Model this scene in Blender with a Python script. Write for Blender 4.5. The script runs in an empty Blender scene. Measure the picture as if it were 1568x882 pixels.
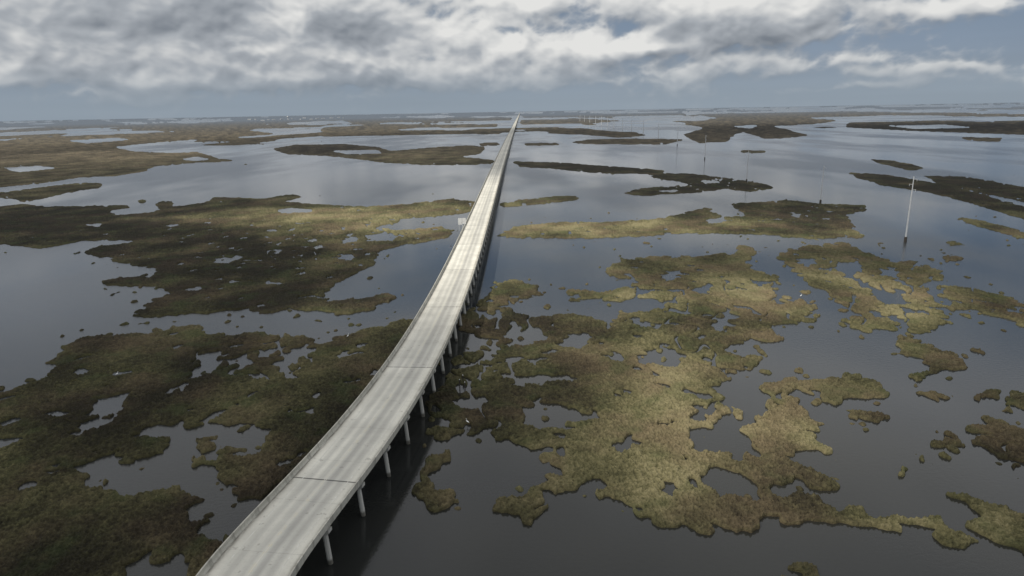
import bpy, bmesh, math, numpy as np
from mathutils import Matrix, Vector
rad=math.radians
sc=bpy.context.scene
sc.view_settings.view_transform='Standard'; sc.view_settings.look='None'; sc.view_settings.exposure=0
rng=np.random.RandomState(7)
# ---------------------------------------------------------------- camera
H=64.0; FP=1022.0; PITCH=14.9; ROLL=-1.05; DECK=7.2
R=(Matrix.Rotation(rad(90-PITCH),3,'X')@Matrix.Rotation(rad(ROLL),3,'Z'))
Rn=np.array(R)
cd=bpy.data.cameras.new('camera'); cam=bpy.data.objects.new('camera',cd); sc.collection.objects.link(cam)
cam.matrix_world=Matrix.Translation((0,0,H))@R.to_4x4()
cd.sensor_width=36; cd.lens=36*FP/1568; cd.clip_start=0.5; cd.clip_end=120000
sc.camera=cam
# ---------------------------------------------------------------- survey: photo coordinates -> ground coordinates
def raydir(px,py): return Rn@np.array([(px-784)/FP,-(py-441)/FP,-1.0])
def hor_mine(x): return 441-FP*math.tan(rad(PITCH))-(x-784)*math.tan(rad(-ROLL))
def hor_photo(x): return float(np.interp(x,[0,400,800,1200,1568],[196,181,166,163,161]))
def ground(px,py,z=0.0):
    hp=hor_photo(px); hm=hor_mine(px)
    y2=py+(hm-hp)*math.exp(-max(0,py-hp)/70.0)
    y2=max(y2,hm+1.2*(1 if z==0 else 0.9))
    d=raydir(px,y2)
    k=(H-z)/(-d[2])
    return d[0]*k,d[1]*k
# ---------------------------------------------------------------- numpy noise
perm=rng.permutation(256); perm=np.concatenate([perm,perm])
gang=rng.rand(256)*2*np.pi; GX=np.cos(gang); GY=np.sin(gang)
def perlin(x,y):
    xi=np.floor(x).astype(np.int64); yi=np.floor(y).astype(np.int64)
    xf=x-xi; yf=y-yi; xi&=255; yi&=255; x1=(xi+1)&255; y1=(yi+1)&255
    def g(ix,iy,fx,fy):
        h=perm[perm[ix]+iy]; return GX[h]*fx+GY[h]*fy
    u=xf*xf*xf*(xf*(xf*6-15)+10); v=yf*yf*yf*(yf*(yf*6-15)+10)
    a=g(xi,yi,xf,yf); b=g(x1,yi,xf-1,yf); c=g(xi,y1,xf,yf-1); d=g(x1,y1,xf-1,yf-1)
    return ((a*(1-u)+b*u)*(1-v)+(c*(1-u)+d*u)*v)*1.5
def fbm(x,y,o=3):
    r=0;a=1;t=0
    for i in range(o):
        r=r+a*perlin(x*2**i+i*17.3,y*2**i+i*9.1); t+=a; a*=.5
    return r/t
def sst(a,b,x):
    t=np.clip((x-a)/(b-a),0,1); return t*t*(3-2*t)
# ---------------------------------------------------------------- marsh outline polygons (surveyed)
L='L';W='W'
polys=[
(L,[(-250,330),(0,318),(40,314),(72,319),(120,317),(185,316),(207,318),(165,324),(178,331),(235,326),(262,318),(310,312),(330,303),(400,305),(445,298),(466,302),(430,310),(480,313),(560,316),(620,313),(690,304),(735,310),(742,318),(700,328),(640,334),(600,337),(640,344),(690,350),(694,362),(640,372),(600,380),(578,386),(573,405),(545,419),(520,432),(500,445),(487,458),(520,461),(560,457),(600,449),(610,453),(570,472),(545,480),(520,482),(480,475),(440,472),(420,479),(400,480),(380,472),(330,478),(270,483),(210,488),(198,482),(225,470),(235,458),(262,452),(255,442),(225,437),(160,440),(152,433),(185,424),(235,425),(240,415),(215,407),(180,402),(165,395),(122,387),(150,378),(205,372),(195,368),(130,370),(85,378),(70,381),(0,375),(-250,380)]),
(W,[(530,366),(550,354),(575,350),(605,353),(640,350),(662,350),(655,344),(615,338),(600,345),(560,352)]),
(W,[(560,360),(590,358),(612,362),(590,370),(565,368)]),
(W,[(420,322),(450,319),(486,322),(470,327),(430,327)]),
(W,[(322,402),(340,394),(365,395),(345,405)]),(W,[(412,385),(425,381),(432,387),(420,391)]),(W,[(515,392),(540,388),(546,395),(522,399)]),
(W,[(286,441),(305,438),(312,444),(295,446)]),(W,[(400,430),(440,430),(438,434),(405,435)]),(W,[(520,368),(540,362),(548,369),(526,373)]),
(W,[(250,345),(270,343),(280,347),(255,349)]),
(W,[(120,345),(150,343),(160,347),(130,349)]),(W,[(400,352),(425,350),(430,354),(408,356)]),(W,[(350,430),(365,428),(370,433),(355,434)]),
# lower-left marsh
(L,[(-250,690),(0,602),(40,592),(80,575),(88,548),(107,525),(150,515),(230,508),(305,498),(316,504),(308,516),(350,511),(412,508),(420,526),(436,513),(487,518),(491,527),(468,537),(510,521),(560,505),(625,488),(660,492),(630,540),(590,600),(550,640),(510,690),(480,720),(440,738),(418,745),(398,766),(345,764),(345,740),(330,712),(303,690),(306,675),(340,675),(352,686),(385,680),(403,690),(402,666),(376,648),(330,650),(260,650),(222,658),(224,672),(258,680),(250,695),(212,708),(185,704),(178,691),(118,712),(140,742),(188,766),(222,760),(250,745),(266,755),(290,750),(300,765),(288,786),(320,795),(310,820),(340,832),(350,850),(310,900),(260,1000),(-400,1000)]),
(W,[(112,664),(130,650),(124,640),(140,615),(195,602),(199,616),(165,640),(150,655),(130,666)]),
(W,[(292,547),(340,537),(346,556),(330,566),(318,565),(308,580),(295,574),(300,560)]),
(W,[(348,552),(385,546),(398,558),(360,568)]),(W,[(415,572),(428,545),(475,526),(482,540),(452,568),(430,577)]),
(W,[(-50,672),(45,668),(49,672),(15,688),(-50,695)]),(W,[(365,610),(395,600),(398,606),(372,616)]),
(W,[(440,622),(480,624),(487,632),(452,636)]),(W,[(420,700),(445,694),(470,700),(440,714)]),(W,[(180,568),(215,568),(205,574),(182,573)]),
(W,[(190,862),(230,850),(290,853),(280,900),(190,900)]),(W,[(498,545),(530,535),(545,542),(515,552)]),(W,[(524,584),(550,575),(560,583),(535,592)]),
(W,[(60,722),(90,716),(96,724),(70,730)]),(W,[(255,592),(280,588),(284,594),(262,599)]),
(W,[(310,690),(335,676),(352,684),(384,681),(402,690),(392,700),(350,697),(330,705)]),
# far left
(L,[(-250,236),(0,225),(120,215),(260,208),(360,202),(430,208),(350,214),(260,221),(200,227),(175,231),(200,236),(260,238),(300,236),(340,246),(365,249),(300,252),(240,257),(215,266),(180,272),(120,275),(60,284),(0,290),(-250,300)]),
(W,[(170,230),(230,226),(225,231),(190,234)]),(W,[(300,243),(330,246),(300,249),(270,247)]),
(W,[(0,262),(60,258),(90,262),(30,268)]),(W,[(100,222),(180,217),(210,219),(130,226)]),
(L,[(-250,305),(0,298),(60,290),(130,282),(160,284),(155,290),(100,298),(40,311),(0,306),(-250,315)]),
(L,[(415,230),(450,224),(530,222),(580,226),(598,232),(670,225),(720,222),(745,225),(735,235),(700,240),(757,244),(750,250),(690,253),(640,252),(590,250),(560,246),(500,240),(440,238)]),
(W,[(500,232),(578,230),(588,236),(530,237)]),
(L,[(725,219),(760,217),(768,221),(740,223)]),
(L,[(210,311),(222,306),(226,311),(218,315)]),(L,[(240,312),(258,308),(270,311),(262,320),(245,319)]),(L,[(360,254),(380,252),(378,255)]),
(L,[(470,206),(560,201),(680,199),(765,200),(765,204),(690,205),(600,208),(500,211)]),
(L,[(170,208),(300,199),(420,194),(520,194),(480,197),(400,201),(300,205)]),
(L,[(560,192),(760,189),(762,193),(640,196)]),
(L,[(300,194),(420,187),(500,186),(420,192),(320,198)]),(L,[(520,186),(600,182),(785,178),(785,182),(650,186),(540,190)]),
(L,[(330,188),(520,178),(600,178),(500,183),(400,187)]),(L,[(640,175),(780,171),(784,174),(700,177)]),
# right of the road, middle distance
(L,[(778,246),(850,248),(960,256),(1022,262),(990,266),(940,266),(900,263),(800,254)]),
(L,[(990,264),(1060,266),(1110,272),(1180,284),(1190,290),(1150,294),(1110,289),(1060,296),(985,300),(950,296),(990,287),(1062,284),(1035,278),(1000,272)]),
(W,[(1070,277),(1100,276),(1105,280),(1080,281)]),(W,[(1000,292),(1040,290),(1045,293),(1010,295)]),
(L,[(765,311),(800,305),(850,300),(888,299),(885,306),(820,313),(768,317)]),(L,[(895,301),(908,300),(905,304)]),
(L,[(757,360),(790,347),(860,340),(930,340),(1000,336),(1040,328),(1075,318),(1130,322),(1120,312),(1160,310),(1200,306),(1260,313),(1320,314),(1328,321),(1302,330),(1305,345),(1288,364),(1240,366),(1180,360),(1120,358),(1050,357),(980,362),(900,365),(800,364)]),
(W,[(1075,336),(1105,333),(1112,340),(1085,343)]),(W,[(1085,322),(1132,319),(1142,331),(1105,332)]),(W,[(1200,330),(1225,327),(1230,334)]),
# great right marsh
(L,[(930,416),(938,402),(1000,393),(1080,392),(1125,388),(1130,375),(1148,378),(1165,388),(1140,398),(1150,412),(1180,420),(1190,432),(1185,452),(1210,462),(1240,458),(1247,475),(1245,490),(1210,495),(1190,505),(1195,520),(1150,530),(1120,530),(1112,543),(1155,547),(1160,560),(1130,575),(1090,590),(1102,610),(1062,632),(1090,640),(1115,630),(1105,650),(1062,662),(1072,688),(1130,704),(1150,690),(1143,660),(1175,642),(1180,620),(1165,590),(1200,580),(1260,582),(1300,572),(1340,585),(1368,600),(1350,615),(1300,612),(1280,628),(1250,620),(1255,602),(1215,600),(1210,618),(1250,645),(1240,665),(1275,688),(1280,698),(1230,688),(1198,698),(1240,718),(1285,740),(1280,750),(1230,738),(1180,744),(1200,765),(1270,775),(1360,798),(1440,798),(1487,825),(1480,833),(1400,815),(1350,820),(1300,810),(1260,805),(1180,800),(1140,808),(1080,810),(1030,805),(960,770),(930,760),(925,742),(900,738),(885,752),(830,768),(806,780),(828,785),(820,797),(790,797),(765,780),(768,765),(800,755),(845,742),(872,733),(850,715),(846,688),(800,682),(765,675),(760,640),(735,672),(715,676),(705,650),(670,640),(655,620),(680,592),(692,560),(700,540),(765,542),(760,525),(710,505),(700,490),(745,455),(760,435),(780,428),(830,440),(828,450),(795,462),(786,476),(810,486),(870,484),(930,492),(950,480),(1010,475),(1022,465),(985,455),(940,461),(900,458),(865,450),(870,443),(900,446),(940,448),(965,440),(975,430),(945,426)]),
(W,[(800,625),(840,614),(900,626),(916,638),(880,655),(820,656),(795,642)]),(W,[(788,580),(830,576),(870,572),(880,585),(820,593),(795,590)]),
(W,[(855,517),(895,507),(905,525),(880,535),(850,530)]),(W,[(775,506),(830,500),(842,520),(800,530),(768,520)]),
(W,[(735,477),(765,474),(768,487),(740,490)]),(W,[(940,680),(965,673),(985,685),(960,695)]),(W,[(1020,735),(1034,733),(1040,755),(1020,756)]),
(W,[(1075,730),(1100,718),(1140,728),(1152,755),(1110,762),(1085,745)]),(W,[(970,543),(1010,530),(1060,545),(1040,562),(985,560)]),
(W,[(1090,485),(1120,482),(1125,500),(1095,500)]),(W,[(1010,420),(1040,415),(1050,424),(1020,430)]),(W,[(1060,440),(1085,437),(1090,447),(1065,450)]),
(W,[(930,540),(960,548),(945,556),(925,550)]),(W,[(1050,600),(1080,600),(1075,612),(1055,612)]),(W,[(950,600),(975,600),(968,610),(950,608)]),
(W,[(700,612),(730,606),(735,625),(708,632)]),(W,[(735,560),(760,556),(765,566),(742,570)]),(W,[(1000,650),(1030,646),(1036,655),(1010,660)]),
(W,[(1178,600),(1195,595),(1200,606),(1186,610)]),(W,[(760,548),(790,545),(800,556),(770,560)]),
(L,[(636,776),(638,725),(656,700),(690,680),(696,700),(668,718),(656,740),(670,750),(702,756),(700,778),(660,783)]),(L,[(648,654),(696,654),(694,669),(652,671)]),
# north-east broken marsh
(L,[(1185,392),(1230,378),(1290,370),(1330,388),(1372,404),(1400,402),(1440,415),(1448,430),(1412,432),(1420,445),(1445,468),(1450,488),(1428,510),(1395,508),(1380,485),(1345,480),(1375,500),(1340,508),(1300,502),(1290,486),(1325,482),(1280,465),(1270,450),(1228,428),(1215,408)]),
(W,[(1272,403),(1318,400),(1326,414),(1300,424),(1280,416)]),(W,[(1325,438),(1370,446),(1395,470),(1350,462)]),(W,[(1345,410),(1375,416),(1380,428),(1350,422)]),(W,[(1220,398),(1250,396),(1250,405),(1228,408)]),
(L,[(1435,438),(1480,438),(1530,453),(1600,470),(1800,500),(1800,530),(1600,510),(1540,490),(1500,478),(1468,476),(1450,458)]),
(L,[(1300,352),(1322,358),(1318,366),(1298,362)]),(L,[(1338,372),(1352,374),(1345,379)]),(L,[(1450,370),(1470,370),(1472,376),(1455,376)]),(L,[(1435,390),(1465,392),(1478,398),(1450,402)]),
(L,[(1370,516),(1402,512),(1422,533),(1467,548),(1474,566),(1430,577),(1412,588),(1400,580),(1422,562),(1400,548),(1373,534)]),
(L,[(1488,596),(1527,598),(1532,612),(1500,613)]),(L,[(1540,606),(1700,610),(1700,650),(1546,623)]),
(L,[(1488,653),(1530,647),(1600,657),(1800,700),(1800,735),(1568,708),(1530,695),(1500,679)]),(L,[(1445,662),(1464,666),(1465,700),(1436,695)]),
(L,[(1306,632),(1347,628),(1352,645),(1320,648)]),(L,[(1448,762),(1500,765),(1548,786),(1640,820),(1800,900),(1700,905),(1568,856),(1520,826),(1496,798)]),
(L,[(1206,865),(1240,867),(1264,888),(1250,930),(1208,900)]),(L,[(1411,600),(1439,603),(1427,615)]),(L,[(1541,626),(1562,628),(1554,638)]),(L,[(1538,710),(1558,712),(1552,724)]),
(L,[(1083,626),(1117,624),(1120,638),(1090,642)]),(L,[(1400,701),(1420,698),(1418,710)]),(L,[(1483,533),(1504,532),(1502,543)]),(L,[(1373,720),(1394,722),(1386,732)]),
(L,[(1330,244),(1370,247),(1415,258),(1400,263),(1350,252)]),
(L,[(1298,264),(1360,269),(1430,281),(1500,298),(1600,326),(1800,380),(1800,400),(1568,336),(1480,310),(1420,295),(1350,284),(1310,272)]),
(L,[(1413,270),(1480,272),(1600,294),(1800,330),(1800,370),(1568,310),(1500,295),(1440,282)]),
(L,[(1455,332),(1500,338),(1600,364),(1600,374),(1500,348)]),(L,[(1470,212),(1535,214),(1530,220),(1485,218)]),
(L,[(1045,190),(1100,183),(1200,181),(1290,186),(1240,192),(1180,194),(1240,208),(1212,212),(1170,213),(1140,203),(1125,206),(1112,218),(1070,219),(1045,206),(1080,196)]),
(W,[(1115,194),(1165,191),(1150,198)]),
(L,[(1290,190),(1420,188),(1700,196),(1700,215),(1480,206),(1400,203),(1300,197)]),(W,[(1350,194),(1450,194),(1500,199),(1400,200)]),
(L,[(1130,230),(1172,231),(1168,235),(1135,234)]),
(L,[(1060,175),(1300,173),(1400,176),(1300,181),(1100,181)]),(L,[(1420,178),(1700,181),(1700,185),(1460,182)]),
(L,[(868,217),(900,213),(960,212),(1050,213),(1020,221),(900,220)]),(L,[(800,218),(850,217),(860,221),(805,222)]),
(L,[(796,182),(880,180),(960,184),(900,188),(800,189)]),(L,[(800,174),(1040,172),(1060,176),(900,178),(800,178)]),(L,[(800,195),(850,193),(880,196),(820,199)]),
]
NS,NT=1840,1020
SMIN,SMAX=-1.15,1.15; TMAX=1/68.0; TMIN=1/30000.0
s1=np.linspace(SMIN,SMAX,NS); t1=np.linspace(TMIN,TMAX,NT)
S,T=np.meshgrid(s1,t1)      # rows = t
def inpoly(P,Sg,Tg):
    ins=np.zeros(Sg.shape,bool); n=len(P)
    for i in range(n):
        x0,y0=P[i]; x1,y1=P[(i+1)%n]
        if y0==y1: continue
        c=((y0>Tg)!=(y1>Tg))&(Sg<(x1-x0)*(Tg-y0)/(y1-y0)+x0)
        ins^=c
    return ins
mask=np.zeros((NT,NS),np.float32)
for kind,pl in polys:
    P=[]
    for (px,py) in pl:
        gx,gy=ground(px,min(py,1000)); P.append((gx/gy,1/gy))
    A=np.array(P)
    i0=max(0,int((A[:,1].min()-TMIN)/(TMAX-TMIN)*(NT-1))-1); i1=min(NT,int((A[:,1].max()-TMIN)/(TMAX-TMIN)*(NT-1))+3)
    j0=max(0,int((A[:,0].min()-SMIN)/(SMAX-SMIN)*(NS-1))-1); j1=min(NS,int((A[:,0].max()-SMIN)/(SMAX-SMIN)*(NS-1))+3)
    if i1<=i0 or j1<=j0: continue
    q=inpoly(P,S[i0:i1,j0:j1],T[i0:i1,j0:j1])
    mask[i0:i1,j0:j1][q]=1.0 if kind==L else 0.0
def blur(a,k):
    r=int(3*k+1); w=np.exp(-np.arange(-r,r+1)**2/(2.0*k*k)); w/=w.sum(); n=len(w)//2
    for ax in (0,1):
        p=np.pad(a,[(n,n) if i==ax else (0,0) for i in (0,1)],mode='edge'); o=np.zeros_like(a)
        for i,ww in enumerate(w):
            o+=ww*(p[i:i+a.shape[0],:] if ax==0 else p[:,i:i+a.shape[1]])
        a=o
    return a
Y=1/T; X=S*Y
kf=sst(250,900,Y)
mb=blur(mask,2.0)*(1-kf)+blur(mask,1.0)*kf; wide=blur(mask,12)
n0x=perlin(X/1.9,Y/2.2);n0y=perlin(X/1.9+50,Y/2.2+31)
n1x=perlin(X/4.2,Y/4.2);n1y=perlin(X/4.2+50,Y/4.2+31)
n2x=perlin(X/11+7,Y/11);n2y=perlin(X/11+90,Y/11+11)
n3x=perlin(X/45+7,Y/45);n3y=perlin(X/45+90,Y/45+11)
n4x=perlin(X/260+3,Y/260);n4y=perlin(X/260+60,Y/260+71)
w3=4*sst(250,700,Y); w4=18*sst(1200,3000,Y)
XW=X+.75*n0x+2.5*n1x+1.6*n2x+w3*n3x+w4*n4x
YW=Y+.85*n0y+3.1*n1y+2.0*n2y+1.6*w3*n3y+1.5*w4*n4y
YW=np.clip(YW,60,None)
def sample(a,xs,ys):
    fs=(xs/ys-SMIN)/(SMAX-SMIN)*(NS-1); ft=(1/ys-TMIN)/(TMAX-TMIN)*(NT-1)
    fs=np.clip(fs,0,NS-1.001); ft=np.clip(ft,0,NT-1.001)
    i=ft.astype(int); j=fs.astype(int); u=fs-j; v=ft-i
    return (a[i,j]*(1-u)+a[i,j+1]*u)*(1-v)+(a[i+1,j]*(1-u)+a[i+1,j+1]*u)*v
def zone(px,py,rx,ry,val,cur):
    gx,gy=ground(px,py); a=((S-gx/gy)/(rx/FP))**2+((T-1/gy)/(ry/FP/H))**2
    return cur+val*np.exp(-a)
F=sample(mb,XW,YW)+.05*sample(wide,X,Y)
frag=np.full_like(X,.22)
for z in [(1040,470,170,70,.50),(780,520,90,80,.55),(1340,450,150,80,.50),(1520,470,90,50,.45),(1220,670,110,120,.16),(1060,560,120,40,.36),(400,545,160,50,.45),(120,640,200,90,.26),(430,385,160,40,.40),
          (300,700,200,90,.14),(1230,330,120,20,.3),(620,345,110,25,.4),(1100,770,150,40,-.2),(960,700,110,60,-.12),(800,770,80,40,-.25),(720,610,70,60,.45),(1540,680,60,40,.3),(1060,280,140,15,.4),(1520,810,60,40,.1),(665,730,40,60,-.3)]:
    frag=zone(*z,frag)
pn=fbm(X/7.5+3.3,Y/9.5+8.1,2); rdg=np.abs(fbm(X/15+1.7,Y/19+5.5,2))
Fp=F-1.2*sst(0.50-.34*frag,0.58-.34*frag,pn)-1.1*(1-sst(.0,.012+.075*frag,rdg))*sst(.32,.6,frag)
rag=fbm(X/1.7+13,Y/2.1+4,2)
nearf=(1-sst(500,1100,Y))
F2=Fp+0.22*rag*nearf
isl=fbm(X/4.6+40,Y/5.6+2,2); near=sample(wide,X,Y)
F2=np.maximum(F2,np.where((near>0.06)&(F<0.45)&(Y>90),0.45+1.8*(isl-0.40+.04*(frag>.45)),0))
fara=fbm(X/420+5,Y/900+2,4); farn=fbm(X/1500+5,Y/4200+2,5)
leftness=sst(.25,-.5,S)
F2=np.where(Y>1500,np.maximum(F2,0.5+3.0*(fara-0.22+.14*leftness*sst(1500,2600,Y)-.10*sst(2600,4500,Y))),F2)
F2=np.where(Y>4000,np.maximum(F2,0.5+3.0*(farn-0.08+.06*leftness)),F2)
F2=blur(F2.astype(np.float32),.8)
prof=sst(0.30,0.60,F2)
micro=fbm(X/1.1,Y/1.1,2); mid=fbm(X/5.5+9,Y/5.5,2); hum=fbm(X/0.42,Y/0.42,1)
veg=(0.34+0.22*mid+0.32*micro+0.32*hum)
Z=-0.45+prof*(0.66+np.clip(veg,0.0,2)*sst(0.42,0.8,F2))
tone=0.38+0.66*fbm(X/24+2,Y/30+5,3)+0.26*micro  # plant tone; zones below also paint cloud shade and sunlit patches into it
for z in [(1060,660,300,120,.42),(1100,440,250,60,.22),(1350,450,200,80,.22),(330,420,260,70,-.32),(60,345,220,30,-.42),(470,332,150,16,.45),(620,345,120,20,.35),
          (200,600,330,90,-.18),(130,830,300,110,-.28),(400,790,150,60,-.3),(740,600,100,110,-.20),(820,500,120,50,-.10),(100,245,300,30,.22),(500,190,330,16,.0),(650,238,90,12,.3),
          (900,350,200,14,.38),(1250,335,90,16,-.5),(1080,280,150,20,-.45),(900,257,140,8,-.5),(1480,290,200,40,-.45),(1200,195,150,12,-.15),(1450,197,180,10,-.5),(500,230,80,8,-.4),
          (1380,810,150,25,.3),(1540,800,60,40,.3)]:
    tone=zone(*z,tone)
keep=F2>0.16
fk=keep[:-1,:-1]|keep[1:,:-1]|keep[:-1,1:]|keep[1:,1:]
ii,jj=np.nonzero(fk)
idx=np.arange(NT*NS).reshape(NT,NS)
quads=np.stack([idx[ii,jj],idx[ii+1,jj],idx[ii+1,jj+1],idx[ii,jj+1]],1)
used=np.unique(quads); remap=np.full(NT*NS,-1,np.int64); remap[used]=np.arange(len(used)); quads=remap[quads]
co=np.stack([X.ravel()[used],Y.ravel()[used],Z.ravel()[used]],1).astype(np.float32)
def npmesh(name,co,quads,smooth=True):
    me=bpy.data.meshes.new(name)
    me.vertices.add(len(co)); me.vertices.foreach_set('co',co.ravel())
    me.loops.add(quads.size); me.loops.foreach_set('vertex_index',quads.ravel().astype(np.int32))
    me.polygons.add(len(quads)); me.polygons.foreach_set('loop_start',np.arange(0,quads.size,4,dtype=np.int32))
    me.polygons.foreach_set('use_smooth',np.full(len(quads),smooth))
    me.update(calc_edges=True); return me
me=npmesh('marsh',co,quads)
if me.polygons[0].normal.z<0: 
    bpy.data.meshes.remove(me); me=npmesh('marsh',co,quads[:,::-1].copy())
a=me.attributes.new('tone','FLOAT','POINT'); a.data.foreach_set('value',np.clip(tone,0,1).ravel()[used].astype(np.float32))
a=me.attributes.new('bank','FLOAT','POINT'); a.data.foreach_set('value',F2.ravel()[used].astype(np.float32))
marsh=bpy.data.objects.new('marsh_grass',me); sc.collection.objects.link(marsh)
# ---------------------------------------------------------------- node helpers
class NT_:
    def __init__(s,tree): s.t=tree; s.n=tree.nodes; s.l=tree.links
    def put(s,sock,v):
        if v is None: return
        if isinstance(v,bpy.types.NodeSocket): s.l.new(v,sock)
        else: sock.default_value=v
    def m(s,op,a,b=None,c=None,clamp=False):
        n=s.n.new('ShaderNodeMath'); n.operation=op; n.use_clamp=clamp
        for i,v in enumerate((a,b,c)): s.put(n.inputs[i],v)
        return n.outputs[0]
    def vm(s,op,a,b=None):
        n=s.n.new('ShaderNodeVectorMath'); n.operation=op; s.put(n.inputs[0],a); s.put(n.inputs[1],b)
        return n.outputs[0]
    def noise(s,vec,scale,detail=2,rough=.5,dist=0,out=0):
        n=s.n.new('ShaderNodeTexNoise'); s.put(n.inputs['Vector'],vec); n.inputs['Scale'].default_value=scale
        n.inputs['Detail'].default_value=detail; n.inputs['Roughness'].default_value=rough; n.inputs['Distortion'].default_value=dist
        return n.outputs[out]
    def ss(s,x,a,b,lo=0.,hi=1.):
        n=s.n.new('ShaderNodeMapRange'); n.interpolation_type='SMOOTHSTEP'
        s.put(n.inputs['Value'],x); n.inputs['From Min'].default_value=a; n.inputs['From Max'].default_value=b
        n.inputs['To Min'].default_value=lo; n.inputs['To Max'].default_value=hi; return n.outputs[0]
    def mix(s,f,a,b,bt='MIX'):
        n=s.n.new('ShaderNodeMix'); n.data_type='RGBA'; n.blend_type=bt; s.put(n.inputs[0],f)
        for k,v in ((6,a),(7,b)):
            if isinstance(v,tuple): v=(*v[:3],1)
            s.put(n.inputs[k],v)
        return n.outputs[2]
    def sep(s,v):
        n=s.n.new('ShaderNodeSeparateXYZ'); s.l.new(v,n.inputs[0]); return n.outputs
    def comb(s,x,y,z):
        n=s.n.new('ShaderNodeCombineXYZ')
        for i,v in enumerate((x,y,z)): s.put(n.inputs[i],v)
        return n.outputs[0]
    def attr(s,name):
        n=s.n.new('ShaderNodeAttribute'); n.attribute_name=name; return n.outputs
    def bump(s,h,strength,dist,nrm=None):
        n=s.n.new('ShaderNodeBump'); n.inputs['Strength'].default_value=strength; n.inputs['Distance'].default_value=dist
        s.l.new(h,n.inputs['Height'])
        if nrm is not None: s.l.new(nrm,n.inputs['Normal'])
        return n.outputs[0]
def newmat(name):
    m=bpy.data.materials.new(name); m.use_nodes=True
    g=NT_(m.node_tree); return m,g,m.node_tree.nodes['Principled BSDF']
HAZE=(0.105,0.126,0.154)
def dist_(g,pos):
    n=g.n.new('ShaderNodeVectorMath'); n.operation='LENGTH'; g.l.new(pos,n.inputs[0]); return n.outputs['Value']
def hazed(g,col,pos,k=1.0):  # aerial haze painted into the base colour by distance from origin
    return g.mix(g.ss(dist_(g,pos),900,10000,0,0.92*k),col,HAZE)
# marsh material
m,g,b=newmat('marsh_grass')
pos=g.n.new('ShaderNodeNewGeometry').outputs['Position']
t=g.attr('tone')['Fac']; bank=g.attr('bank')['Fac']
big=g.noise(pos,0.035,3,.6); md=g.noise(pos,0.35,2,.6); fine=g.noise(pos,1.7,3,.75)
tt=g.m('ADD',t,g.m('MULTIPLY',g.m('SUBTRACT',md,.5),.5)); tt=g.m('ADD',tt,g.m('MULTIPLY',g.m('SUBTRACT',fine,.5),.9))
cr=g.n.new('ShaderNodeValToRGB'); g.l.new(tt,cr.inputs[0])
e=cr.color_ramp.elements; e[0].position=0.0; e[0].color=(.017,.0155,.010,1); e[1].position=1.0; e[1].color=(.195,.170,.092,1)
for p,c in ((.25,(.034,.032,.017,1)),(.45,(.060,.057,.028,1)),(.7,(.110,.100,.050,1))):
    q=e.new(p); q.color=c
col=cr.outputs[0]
col=g.mix(g.ss(big,.42,.64,0,.75),col,g.mix(tt,(.032,.025,.017),(.150,.112,.068)))
col=g.mix(g.ss(g.noise(pos,.09,2,.6),.52,.70,0,.45),col,g.mix(t,(.032,.045,.018),(.072,.084,.034)))
rimf=g.m('MULTIPLY',g.ss(bank,.5,.6,0,1),g.ss(bank,.65,.95,1,0))
col=g.mix(g.m('MULTIPLY',rimf,.28),col,g.mix(t,(.05,.048,.022),(.185,.163,.082)))
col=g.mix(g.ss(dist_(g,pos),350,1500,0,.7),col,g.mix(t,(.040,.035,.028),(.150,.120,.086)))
mud=g.ss(bank,.38,.54,1,0)
col=g.mix(g.m('MULTIPLY',mud,.85),col,(.026,.020,.012))
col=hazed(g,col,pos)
g.l.new(col,b.inputs['Base Color']); b.inputs['Roughness'].default_value=.9; b.inputs['Specular IOR Level'].default_value=.1
g.l.new(g.bump(fine,.9,.5),b.inputs['Normal'])
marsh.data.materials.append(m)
# ---------------------------------------------------------------- water
m,g,b=newmat('water')
pos=g.n.new('ShaderNodeNewGeometry').outputs['Position']; wx,wy,_=g.sep(pos)
turb=g.noise(pos,.010,3,.6)
col=g.mix(g.ss(turb,.38,.65),(.028,.035,.043),(.045,.047,.045))
left_sheen=g.m('MULTIPLY',g.ss(wx,-60,-220,0,1),g.ss(wy,110,230,0,1))  # left water paled in base colour for wind sheen and cloud reflection
col=g.mix(g.m('MULTIPLY',left_sheen,.9),col,(.098,.104,.109))
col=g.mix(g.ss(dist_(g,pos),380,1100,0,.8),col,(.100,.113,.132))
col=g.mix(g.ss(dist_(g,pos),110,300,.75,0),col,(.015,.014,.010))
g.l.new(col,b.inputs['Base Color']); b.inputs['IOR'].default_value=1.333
wind=g.noise(g.vm('MULTIPLY',pos,(1,.35,1)),.006,3,.6)
g.l.new(g.ss(wind,.42,.62,.09,.26),b.inputs['Roughness'])
w=g.noise(g.vm('MULTIPLY',pos,(1,1.6,1)),.9,2,.6)
bp=g.n.new('ShaderNodeBump'); bp.inputs['Distance'].default_value=.25; g.l.new(w,bp.inputs['Height']); g.l.new(g.ss(wind,.40,.62,.06,.18),bp.inputs['Strength'])
g.l.new(bp.outputs[0],b.inputs['Normal'])
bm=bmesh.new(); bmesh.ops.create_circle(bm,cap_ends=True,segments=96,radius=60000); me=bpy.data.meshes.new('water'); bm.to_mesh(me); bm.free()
water=bpy.data.objects.new('water',me); sc.collection.objects.link(water); me.materials.append(m)
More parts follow.
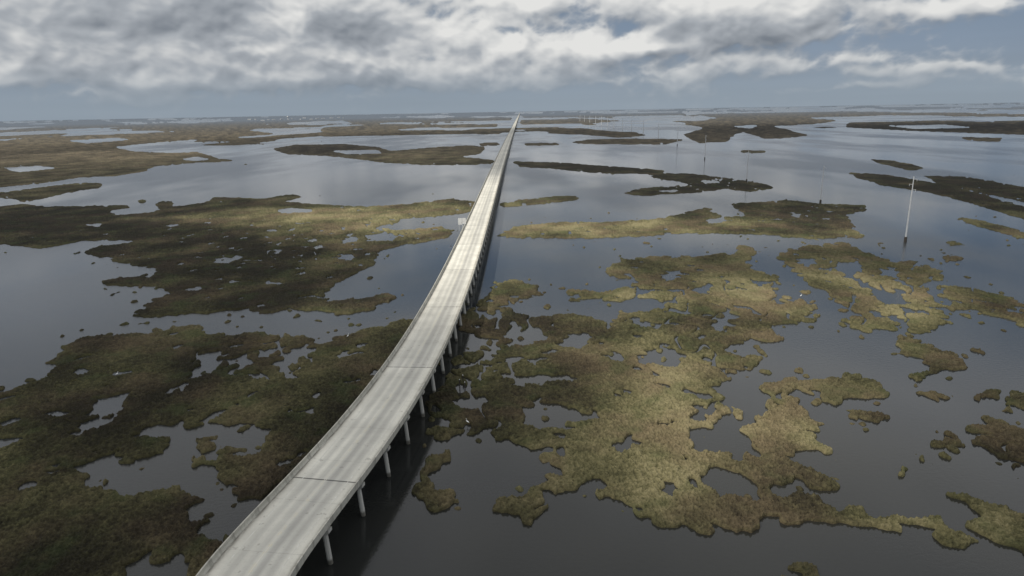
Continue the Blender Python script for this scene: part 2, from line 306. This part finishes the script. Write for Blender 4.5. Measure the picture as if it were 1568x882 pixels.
# ---------------------------------------------------------------- bridge
ctr=[(378,878),(445,797),(508,719),(560,652),(600,602),(634,552),(660,506),(680,467),(697,425),(714,382),(726,350),(738,318),(749,290),(762,258),(773,228),(781,206),(789,186)]
g_=np.array([ground(x,y,DECK+.3) for x,y in ctr]); ss_=g_[:,0]/g_[:,1]; tt_=1/g_[:,1]
sv,tv=raydir(798,168)[0]/raydir(798,168)[1],0.0
ss_=np.append(ss_,[sv]*3); tt_=np.append(tt_,[0]*3)
pf=np.polyfit(tt_,ss_,4)
def cx(y): return y*np.polyval(pf,1/y)
ys=[58.0]
while ys[-1]<16000: ys.append(ys[-1]+(1.5 if ys[-1]<500 else 4 if ys[-1]<1500 else 15 if ys[-1]<4000 else 60))
ys=np.array(ys); xs=cx(ys); arc=np.concatenate([[0],np.cumsum(np.hypot(np.diff(xs),np.diff(ys)))])
tx=np.gradient(xs,ys); nrm=np.stack([np.ones_like(tx),-tx],1); nrm/=np.linalg.norm(nrm,axis=1)[:,None]
def at(a):
    y=np.interp(a,arc,ys); x=np.interp(a,arc,xs); nx=np.interp(a,arc,nrm[:,0]); ny=np.interp(a,arc,nrm[:,1]); return x,y,nx,ny
def sweep(name,prof,closed,mat,parent,zoff=0):
    n=len(ys); k=len(prof); P=np.array(prof)
    co=np.zeros((n,k,3),np.float32)
    co[:,:,0]=xs[:,None]+nrm[:,0:1]*P[None,:,0]; co[:,:,1]=ys[:,None]+nrm[:,1:2]*P[None,:,0]; co[:,:,2]=DECK+P[None,:,1]+zoff
    idx=np.arange(n*k).reshape(n,k); kk=k if closed else k-1
    a=np.arange(kk); b2=(a+1)%k
    q=np.stack([idx[:-1][:,a],idx[:-1][:,b2],idx[1:][:,b2],idx[1:][:,a]],-1).reshape(-1,4)
    me=npmesh(name,co.reshape(-1,3),q,False)
    uv=me.uv_layers.new(name='UVMap')
    vu=np.stack([np.broadcast_to(P[None,:,0],(n,k)),np.broadcast_to(arc[:,None],(n,k))],-1).reshape(-1,2)
    uv.data.foreach_set('uv',vu[q.ravel()].astype(np.float32).ravel())
    o=bpy.data.objects.new(name,me); sc.collection.objects.link(o); o.parent=parent; me.materials.append(mat); return o
bridge=bpy.data.objects.new('causeway_bridge',None); sc.collection.objects.link(bridge)
def concrete(name,base,deck=False,grime=.22):
    m,g,b=newmat(name)
    uvn=g.n.new('ShaderNodeUVMap'); uv=uvn.outputs[0]; u,v,_=g.sep(uv)
    pos=g.n.new('ShaderNodeNewGeometry').outputs['Position']
    n1=g.noise(pos,.12,3,.6); n2=g.noise(pos,2.5,3,.7)
    col=g.mix(g.ss(n1,.3,.7),tuple(c*.86 for c in base),tuple(min(1,c*1.08) for c in base))
    col=g.mix(g.ss(n2,.45,.75,0,grime),col,tuple(c*.5 for c in base))
    if grime>.3:
        gs=g.noise(g.comb(0.,v,0.),.55,3,.7); col=g.mix(g.ss(gs,.48,.66,0,.6),col,tuple(c*.38 for c in base))
    if deck:
        st=g.noise(g.vm('MULTIPLY',uv,(1.3,.015,1)),1.0,3,.6)
        col=g.mix(g.ss(st,.42,.68,0,.22),col,tuple(c*.6 for c in base))
        wav=g.m('MULTIPLY',g.m('SUBTRACT',g.noise(g.comb(0.,v,0.),.03,2),.5),.6); uu=g.m('ADD',u,wav)
        for c0,wd,am in ((-2.8,.6,.26),(-.9,.6,.24),(1.0,.75,.48),(2.7,.8,.38)):
            d=g.m('ABSOLUTE',g.m('SUBTRACT',uu,c0))
            col=g.mix(g.ss(d,wd*.2,wd*1.6,am,0),col,(.14,.14,.14))
        sp=g.n.new('ShaderNodeTexWhiteNoise'); sp.noise_dimensions='1D'; g.l.new(g.m('FLOOR',g.m('DIVIDE',g.m('ADD',v,10.1),48.8)),sp.inputs['W'])
        col=g.mix(g.m('MULTIPLY',sp.outputs['Value'],.2),col,(.15,.15,.145))
        j=g.m('ABSOLUTE',g.m('SUBTRACT',g.m('FRACT',g.m('DIVIDE',g.m('ADD',v,4.0),12.2)),.5)); col=g.mix(g.ss(j,.4935,.4975,0,.2),col,(.05,.05,.05))
        j=g.m('ABSOLUTE',g.m('SUBTRACT',g.m('FRACT',g.m('DIVIDE',g.m('ADD',v,10.1),48.8)),.5)); col=g.mix(g.ss(j,.4962,.4975,0,.8),col,(.04,.04,.04))
        d=g.m('ABSOLUTE',u); gn=g.noise(g.vm('MULTIPLY',uv,(1,.25,1)),1.4,3,.7)
        col=g.mix(g.m('MULTIPLY',g.ss(d,4.7,5.55,0,.85),g.ss(gn,.3,.6,.35,1)),col,(.12,.11,.09))
        spot=g.noise(pos,.9,2,.5); col=g.mix(g.ss(spot,.66,.72,0,.35),col,(.12,.115,.10))
    col=g.mix(g.ss(dist_(g,pos),1200,14000,0,.6),col,(.16,.17,.18))  # distance haze mixed into the concrete colour
    g.l.new(col,b.inputs['Base Color']); b.inputs['Roughness'].default_value=.92; b.inputs['Specular IOR Level'].default_value=.15
    return m
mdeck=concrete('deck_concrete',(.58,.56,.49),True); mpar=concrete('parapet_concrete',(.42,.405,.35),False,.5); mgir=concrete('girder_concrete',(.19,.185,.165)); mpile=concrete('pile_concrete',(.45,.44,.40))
HW=6.0
sweep('deck',[(-HW,-.28),(-HW,.0),(HW,.0),(HW,-.28)],True,mdeck,bridge)
for sgn,nm in ((-1,'parapet_left'),(1,'parapet_right')):
    pr=[(sgn*(HW-.42),.004),(sgn*(HW-.36),.10),(sgn*(HW-.22),.32),(sgn*(HW-.18),.84),(sgn*(HW+.02),.84),(sgn*(HW+.02),-.30),(sgn*(HW-.02),-.30)]
    sweep(nm,pr,False,mpar,bridge)
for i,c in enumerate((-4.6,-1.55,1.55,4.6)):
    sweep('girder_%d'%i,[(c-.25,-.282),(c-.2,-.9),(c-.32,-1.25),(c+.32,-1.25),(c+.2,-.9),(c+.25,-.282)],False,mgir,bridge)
def paint(name,c):
    m,g,b=newmat(name); pos=g.n.new('ShaderNodeNewGeometry').outputs['Position']
    b.inputs['Roughness'].default_value=.7
    g.l.new(g.mix(g.ss(g.noise(pos,1.2,3,.7),.3,.55,.5,.97),c,(.44,.43,.38)),b.inputs['Base Color']); return m
pw=paint('white_paint',(.7,.7,.67)); py=paint('yellow_paint',(.5,.4,.16))
for c,mm,nm in ((-3.85,pw,'edge_line_left'),(3.85,pw,'edge_line_right'),(-.14,py,'centre_line_a'),(.14,py,'centre_line_b')):
    sweep(nm,[(c-.06,.006),(c+.06,.006)],False,mm,bridge)
bm=bmesh.new(); bc=bmesh.new()
a0=4.0; k=0
while True:
    a=a0+k*12.2; k+=1
    if a>3200: break
    x,y,nx,ny=at(a); fx,fy=-ny,nx
    def P(cr,al,z): return (x+nx*cr+fx*al,y+ny*cr+fy*al,z)
    vs=[]
    for al in (-.55,.55):
        for cr,z in ((-5.6,5.92),(5.6,5.92),(5.6,5.4),(4.9,4.95),(-4.9,4.95),(-5.6,5.4)): vs.append(bc.verts.new(P(cr,al,z)))
    for i in range(6): bc.faces.new((vs[i],vs[(i+1)%6],vs[6+(i+1)%6],vs[6+i]))
    bc.faces.new(vs[:6][::-1]); bc.faces.new(vs[6:])
    seg=8 if a<900 else 5
    for cr in (-4.7,0,4.7):
        top=[];bot=[]; bt=.55*np.sign(cr)
        for s in range(seg):
            an=2*math.pi*s/seg; top.append(bm.verts.new(P(cr+.40*math.cos(an),.40*math.sin(an),4.97))); bot.append(bm.verts.new(P(cr+bt+.40*math.cos(an),.40*math.sin(an),-1.5)))
        for s in range(seg): bm.faces.new((top[s],bot[s],bot[(s+1)%seg],top[(s+1)%seg]))
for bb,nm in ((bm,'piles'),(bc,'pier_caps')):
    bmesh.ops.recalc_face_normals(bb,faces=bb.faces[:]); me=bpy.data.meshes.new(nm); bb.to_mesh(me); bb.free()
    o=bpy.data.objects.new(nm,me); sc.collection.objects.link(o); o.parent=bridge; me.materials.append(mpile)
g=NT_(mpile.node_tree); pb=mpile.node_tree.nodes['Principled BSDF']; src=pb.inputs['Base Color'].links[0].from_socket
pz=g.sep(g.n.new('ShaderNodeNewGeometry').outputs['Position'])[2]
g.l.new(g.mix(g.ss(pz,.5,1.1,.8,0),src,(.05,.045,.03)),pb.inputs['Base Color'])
# ---------------------------------------------------------------- simple painted materials
def plain(name,c,r=.6,metal=0):
    m,g,b=newmat(name); pos=g.n.new('ShaderNodeNewGeometry').outputs['Position']
    g.l.new(g.mix(g.ss(g.noise(pos,1.5,3,.6),.35,.7),c,tuple(x*.75 for x in c)),b.inputs['Base Color']); b.inputs['Roughness'].default_value=r; b.inputs['Metallic'].default_value=metal; return m
msteel=plain('galvanised_steel',(.52,.53,.53),.6); mdark=plain('creosote_timber',(.05,.042,.035)); mwhite=plain('white_painted_metal',(.62,.62,.60)); mroof=plain('roof_metal',(.30,.31,.31)); mfeather=plain('white_feathers',(.8,.8,.78)); mbill=plain('yellow_bill',(.5,.35,.05)); mleg=plain('black_legs',(.03,.03,.03))
def obj(name,bm,mat,parent=None,loc=None):
    bmesh.ops.recalc_face_normals(bm,faces=bm.faces[:]); me=bpy.data.meshes.new(name); bm.to_mesh(me); bm.free(); me.materials.append(mat)
    o=bpy.data.objects.new(name,me); sc.collection.objects.link(o)
    if parent: o.parent=parent
    if loc is not None: o.location=loc
    return o
def empty(name,loc,rz=0):
    o=bpy.data.objects.new(name,None); o.location=loc; o.rotation_euler=(0,0,rz); sc.collection.objects.link(o); return o
def cone(bm,r1,r2,z0,z1,x=0,y=0,seg=10):
    bmesh.ops.create_cone(bm,cap_ends=True,segments=seg,radius1=r1,radius2=r2,depth=z1-z0,matrix=Matrix.Translation((x,y,(z0+z1)/2)))
def box(bm,x0,x1,y0,y1,z0,z1):
    bmesh.ops.create_cube(bm,size=1,matrix=Matrix.Translation(((x0+x1)/2,(y0+y1)/2,(z0+z1)/2))@Matrix.Diagonal((x1-x0,y1-y0,z1-z0,1)))
poles=[(1386,371,31),(1256,312,25),(1143,279,27),(1079,244,30),(1037,223,31),(1008,213,32),(985,207,34),(967,202,34),(953,198.5,34),(940,195.5,34),(930,193,34),(921,191,34),(912,189,34),(903,187,34),(895,185.5,34),(888,184,34)]
for px,py,hp in poles:
    gx,gy=ground(px,py); far=min(2.4,max(1,gy/550)**.6); e_=empty('transmission_pole',(gx,gy,0),rad(-38))
    bm=bmesh.new(); cone(bm,.38*far,.18*far,1.2,hp,seg=12); obj('shaft',bm,msteel,e_)
    bm=bmesh.new(); cone(bm,.7,.65,-1.5,2.6,seg=12); obj('foundation',bm,mdark,e_)
    bm=bmesh.new()
    for zz,sd in ((hp-1.2,1),(hp-3.6,-1),(hp-6.0,1)):
        box(bm,min(0,sd*1.5),max(0,sd*1.5),-.06,.06,zz-.06,zz+.07); cone(bm,.08,.08,zz-.9,zz-.06,x=sd*1.4,seg=6)
    obj('crossarms',bm,msteel,e_)
x,y,nx,ny=at(float(np.interp(ground(700,352,DECK)[1],ys,arc)))
sx,sy=x-nx*(HW+.2),y-ny*(HW+.2); e_=empty('highway_sign',(sx,sy,DECK),0)
bm=bmesh.new()
for px in (-1.5,0.15,1.4): box(bm,px-.08,px+.08,-.08,.08,-.3,5.6)
box(bm,-1.7,1.7,.081,.16,3.3,3.42); box(bm,-1.7,1.7,.081,.16,5.0,5.12); obj('posts',bm,msteel,e_)
bm=bmesh.new(); box(bm,-1.95,-.12,-.12,-.085,2.6,5.9); box(bm,.05,1.9,-.12,-.085,3.0,5.9); obj('panels',bm,mwhite,e_)
gx,gy=ground(441,187); e_=empty('water_tower',(gx,gy,0)); 
bm=bmesh.new()
for i in range(6):
    an=i*math.pi/3; cone(bm,.6,.6,0,32,math.cos(an)*7,math.sin(an)*7,6)
cone(bm,1.6,1.6,0,32,seg=10); obj('legs',bm,mwhite,e_)
bm=bmesh.new(); bmesh.ops.create_uvsphere(bm,u_segments=20,v_segments=12,radius=11,matrix=Matrix.Translation((0,0,37))@Matrix.Diagonal((1,1,.7,1))); obj('tank',bm,mwhite,e_)
for i in range(16):
    px=380+i*9.5+rng.rand()*6; gx,gy=ground(px,hor_photo(px)+6+rng.rand()*2.5); w_=12+rng.rand()*38; h_=6+rng.rand()*9
    e_=empty('warehouse',(gx,gy,0),rng.rand()*.6)
    bm=bmesh.new(); box(bm,-w_/2,w_/2,-9,9,0,h_); obj('walls',bm,mwhite if i%3 else msteel,e_)
    bm=bmesh.new(); vs=[bm.verts.new(p) for p in ((-w_/2-.5,-9.5,h_+.01),(w_/2+.5,-9.5,h_+.01),(w_/2+.5,9.5,h_+.01),(-w_/2-.5,9.5,h_+.01),(-w_/2-.5,0,h_+3),(w_/2+.5,0,h_+3))]
    for f in ((0,1,5,4),(3,4,5,2),(0,4,3),(1,2,5),(0,3,2,1)): bm.faces.new([vs[q] for q in f])
    obj('roof',bm,mroof,e_)
for px,py in ((704,592),(709,585),(712,596)):
    gx,gy=ground(px,py); e_=empty('mooring_piling',(gx,gy,0)); bm=bmesh.new(); cone(bm,.14,.12,-1,1.8,seg=8); obj('post',bm,mdark,e_); bm=bmesh.new(); cone(bm,.14,.03,1.8,2.0,seg=8); obj('cap',bm,mwhite,e_)
def chain(name,pts,mat,parent,sub=1):
    me=bpy.data.meshes.new(name); me.from_pydata([p[:3] for p in pts],[(i,i+1) for i in range(len(pts)-1)],[])
    o=bpy.data.objects.new(name,me); sc.collection.objects.link(o); o.parent=parent
    md=o.modifiers.new('skin','SKIN'); sk=me.skin_vertices[0].data
    for i,p in enumerate(pts): sk[i].radius=(p[3],p[3]); sk[i].use_root=(i==0)
    s=o.modifiers.new('sub','SUBSURF'); s.levels=sub; s.render_levels=sub
    me.materials.append(mat)
for px,py,rz in ((1226,457,.4),(533,519,1.1),(716,652,2.6),(180,578,.2)):
    gx,gy=ground(px,py); e_=empty('egret',(gx,gy,.25),rz)
    chain('body',[(-.42,0,.62,.03),(-.2,0,.70,.11),(.02,0,.76,.15),(.2,0,.84,.10),(.28,0,1.0,.045),(.20,0,1.14,.035),(.24,0,1.28,.035),(.33,0,1.34,.05),(.40,0,1.33,.03)],mfeather,e_,2)
    chain('bill',[(.39,0,1.33,.02),(.54,0,1.30,.006)],mbill,e_)
    for s in (-.06,.06): chain('leg_%d'%(1 if s<0 else 2),[(-.02,s,.68,.025),(.03,s,.38,.016),(0,s,-.35,.014)],mleg,e_)
# ---------------------------------------------------------------- light
SE=48; SA=-118
sdir=Vector((math.sin(rad(SA))*math.cos(rad(SE)),math.cos(rad(SA))*math.cos(rad(SE)),math.sin(rad(SE))))
sl=bpy.data.lights.new('sun','SUN'); sl.energy=5.0; sl.angle=rad(1.2); sl.color=(1,.95,.86)
so=bpy.data.objects.new('sun',sl); sc.collection.objects.link(so); so.rotation_euler=sdir.to_track_quat('Z','Y').to_euler()
# out-of-view cloud deck added to throw patchy shadow, gaps aimed at sunlit ground (density stored per vertex)
CA=620.0; CN=301; RR=2900
cxx,cyy=np.meshgrid(np.linspace(-RR,RR,CN),np.linspace(-RR,RR,CN))
op=.55*fbm(cxx/190+3,cyy/190,5)
shx,shy=sdir.x/sdir.z*CA,sdir.y/sdir.z*CA
for px,py,rx,ry,am in [(735,330,75,190,1.4),(700,385,45,45,.6),(470,332,150,34,1.5),(620,340,60,50,.9),(1000,350,200,45,.8),(1060,660,60,45,.55),(1150,480,110,60,.35),(1350,480,80,80,.35),(430,400,140,60,-.6),(60,340,250,60,-.4),(350,800,60,60,-.5),(560,640,40,40,-.4),(150,620,120,70,-.3),(100,245,500,260,.4),(500,200,600,300,-.2)]:
    gx,gy=ground(px,py); op=op+am*np.exp(-((cxx-gx-shx)/rx)**2-((cyy-gy-shy)/ry)**2)
dn=.92-.89*sst(.10,.70,op)
dn*=1-sst(1700,2600,np.hypot(cxx,cyy))
idx=np.arange(CN*CN).reshape(CN,CN)
q=np.stack([idx[:-1,:-1],idx[:-1,1:],idx[1:,1:],idx[1:,:-1]],-1).reshape(-1,4)
ok=dn.ravel()[q].max(1)>.001; q=q[ok]
us=np.unique(q); rm=np.full(CN*CN,-1); rm[us]=np.arange(len(us)); q=rm[q]
me=npmesh('cloud',np.stack([cxx.ravel()[us],cyy.ravel()[us],(CA+25*fbm(cxx/300,cyy/300,2)).ravel()[us]],1).astype(np.float32),q)
a=me.attributes.new('dens','FLOAT','POINT'); a.data.foreach_set('value',dn.ravel()[us].astype(np.float32))
cl=bpy.data.objects.new('cloud',me); sc.collection.objects.link(cl)
m=bpy.data.materials.new('cloud'); m.use_nodes=True; g=NT_(m.node_tree); g.n.clear()
dens=g.attr('dens')['Fac']
tr=g.n.new('ShaderNodeBsdfTransparent'); tl=g.n.new('ShaderNodeBsdfTranslucent'); tl.inputs[0].default_value=(.55,.57,.61,1)
mx=g.n.new('ShaderNodeMixShader'); g.l.new(dens,mx.inputs[0]); g.l.new(tr.outputs[0],mx.inputs[1]); g.l.new(tl.outputs[0],mx.inputs[2])
o=g.n.new('ShaderNodeOutputMaterial'); g.l.new(mx.outputs[0],o.inputs[0]); me.materials.append(m)
# ---------------------------------------------------------------- sky: lower dome carrying the distant cloud field, colours stored per vertex
def azel(px,py):
    dd=raydir(px,py); return math.atan2(dd[0],dd[1]),math.asin(dd[2]/np.linalg.norm(dd))
azs=np.concatenate([np.linspace(-math.pi,-.86,220)[:-1],np.linspace(-.86,.86,1500),np.linspace(.86,math.pi,220)[1:]])
els=np.concatenate([[-.02],np.linspace(-.002,.17,260),np.linspace(.17,.42,60)[1:]])
AZ,EL=np.meshgrid(azs,els)
wx_=.030*fbm(AZ*11,EL*16+5,4); wy_=.018*fbm(AZ*11+33,EL*16+9,4)
def lob(px,py,rx,ry,sx=0,sy=0):
    a0,e0=azel(px,py); return np.exp(-((AZ+wx_+sx-a0)/(rx/FP))**2-((EL+wy_+sy-e0)/(ry/FP))**2)
def puff(x,y,o):   # rounded cauliflower lobes
    r=0;a=1;t=0
    for i in range(o):
        p=perlin(x*2.1**i+i*31.7,y*2.1**i+i*12.9); r=r+a*(1-3.2*np.sqrt(p*p+.012)); t+=a; a*=.55
    return r/t
LB=[(270,15,240,60,.62),(440,40,90,68,.45),(740,55,140,50,.62),(1130,4,150,42,.72),(895,80,60,20,.62),(985,68,44,15,.55),(1250,90,85,15,.46),(150,92,200,26,.38),(560,30,80,40,.38),(1480,60,150,60,-.12),(950,34,60,14,-.22),(800,-5,100,20,.45),(1490,4,150,14,.50),(545,96,60,16,.44),(1170,55,100,14,.30),(640,114,300,12,.30),(1080,102,140,12,.32),(30,50,110,40,.28),(1440,105,90,8,.32),(330,122,200,12,.30),(10,110,110,14,.28),(1340,35,70,14,.24),(860,128,180,7,.22),(200,145,160,6,.18),(1300,128,160,6,.2)]
def dens_(dx=0,dy=0,det=4):
    x=AZ+wx_*.5+dx; y=EL+wy_*.5+dy
    r=.58*fbm(x*5.2+2.1,y*12+4,3)+.24*puff(x*15,y*24,det)
    for px,py,rx,ry,am in LB: r=r+am*lob(px,py,rx,ry,dx,dy)
    return r
D=dens_(0,0,5); Da=dens_(-.004,.007,5); Db=dens_(-.010,.022,2)
cov=D+.05+.12*fbm(AZ*40,EL*60,3)
mk=sst(.06,.44,cov)
edge=mk*(1-sst(.35,.9,cov))
lt=.48+1.0*(blur(D,1.2)-blur(Da,1.2))+.48*(blur(D,3)-Db)+.12*edge+.05*puff(AZ*26+wx_*20,EL*40,3)
for px,py,rx,ry,am in [(290,22,140,38,-.30),(70,15,130,30,-.10),(430,48,52,58,.34),(735,55,110,46,.28),(1120,2,120,30,.38),(1130,48,130,12,-.14),(540,42,60,28,-.20),(1200,70,90,14,-.04),(895,74,58,16,.28),(985,63,42,13,.24),(800,-5,90,14,.22),(160,90,90,12,.20),(1490,2,110,10,.12)]:
    lt+=am*lob(px,py,rx,ry)
lt=np.clip(lt,0,1)[...,None]
c0=np.array([.185,.210,.245]);c1=np.array([.385,.412,.445]);c2=np.array([.76,.76,.745])
cc=np.where(lt<.5,c0+(c1-c0)*(lt/.5),c1+(c2-c1)*((lt-.5)/.5))
blue=np.array([.245,.302,.375])+(np.array([.140,.212,.325])-np.array([.245,.302,.375]))*sst(0,.26,EL)[...,None]
blue=blue*(1+.12*fbm(AZ*3,EL*26,3)[...,None])
C=blue*(1-mk[...,None])+cc*mk[...,None]
hz=(.95*(1-sst(.002,.078,EL)))[...,None]
hzc=np.array([.272,.325,.380])*(1+.06*fbm(AZ*2.5+8,EL*50,3)[...,None])
C=C*(1-hz)+hzc*hz
al=1-sst(.22,.41,EL)
RD=42000.0
co=np.stack([RD*np.sin(AZ)*np.cos(EL),RD*np.cos(AZ)*np.cos(EL),RD*np.sin(EL)],-1).reshape(-1,3).astype(np.float32)
ne,na=AZ.shape; idx=np.arange(ne*na).reshape(ne,na)
q=np.stack([idx[:-1,:-1],idx[:-1,1:],idx[1:,1:],idx[1:,:-1]],-1).reshape(-1,4)
me=npmesh('sky',co,q)
ca=me.attributes.new('skycol','FLOAT_COLOR','POINT'); ca.data.foreach_set('color',np.concatenate([np.clip(C,0,1),al[...,None]],-1).reshape(-1,4).astype(np.float32).ravel())
skyo=bpy.data.objects.new('sky',me); sc.collection.objects.link(skyo)
m=bpy.data.materials.new('sky'); m.use_nodes=True; g=NT_(m.node_tree); g.n.clear()
at_=g.attr('skycol'); em=g.n.new('ShaderNodeEmission'); g.l.new(at_['Color'],em.inputs[0]); tr=g.n.new('ShaderNodeBsdfTransparent')
mx=g.n.new('ShaderNodeMixShader'); g.l.new(at_['Alpha'],mx.inputs[0]); g.l.new(tr.outputs[0],mx.inputs[1]); g.l.new(em.outputs[0],mx.inputs[2])
o=g.n.new('ShaderNodeOutputMaterial'); g.l.new(mx.outputs[0],o.inputs[0]); me.materials.append(m)
try: m.cycles.emission_sampling='NONE'
except Exception as ex: print(ex)
# ---------------------------------------------------------------- world
wd=bpy.data.worlds.new('World'); sc.world=wd; wd.use_nodes=True; g=NT_(wd.node_tree); g.n.clear()
sky=g.n.new('ShaderNodeTexSky'); sky.sky_type='NISHITA'; sky.sun_disc=False; sky.sun_elevation=rad(SE); sky.sun_rotation=rad(SA); sky.air_density=1.2; sky.dust_density=1.5
b1=g.n.new('ShaderNodeBackground'); g.l.new(sky.outputs[0],b1.inputs[0]); b1.inputs[1].default_value=.07
b2=g.n.new('ShaderNodeBackground'); b2.inputs[0].default_value=(.44,.475,.525,1); b2.inputs[1].default_value=1.0
ms=g.n.new('ShaderNodeMixShader'); ms.inputs[0].default_value=.85; g.l.new(b1.outputs[0],ms.inputs[1]); g.l.new(b2.outputs[0],ms.inputs[2])
o=g.n.new('ShaderNodeOutputWorld'); g.l.new(ms.outputs[0],o.inputs[0])
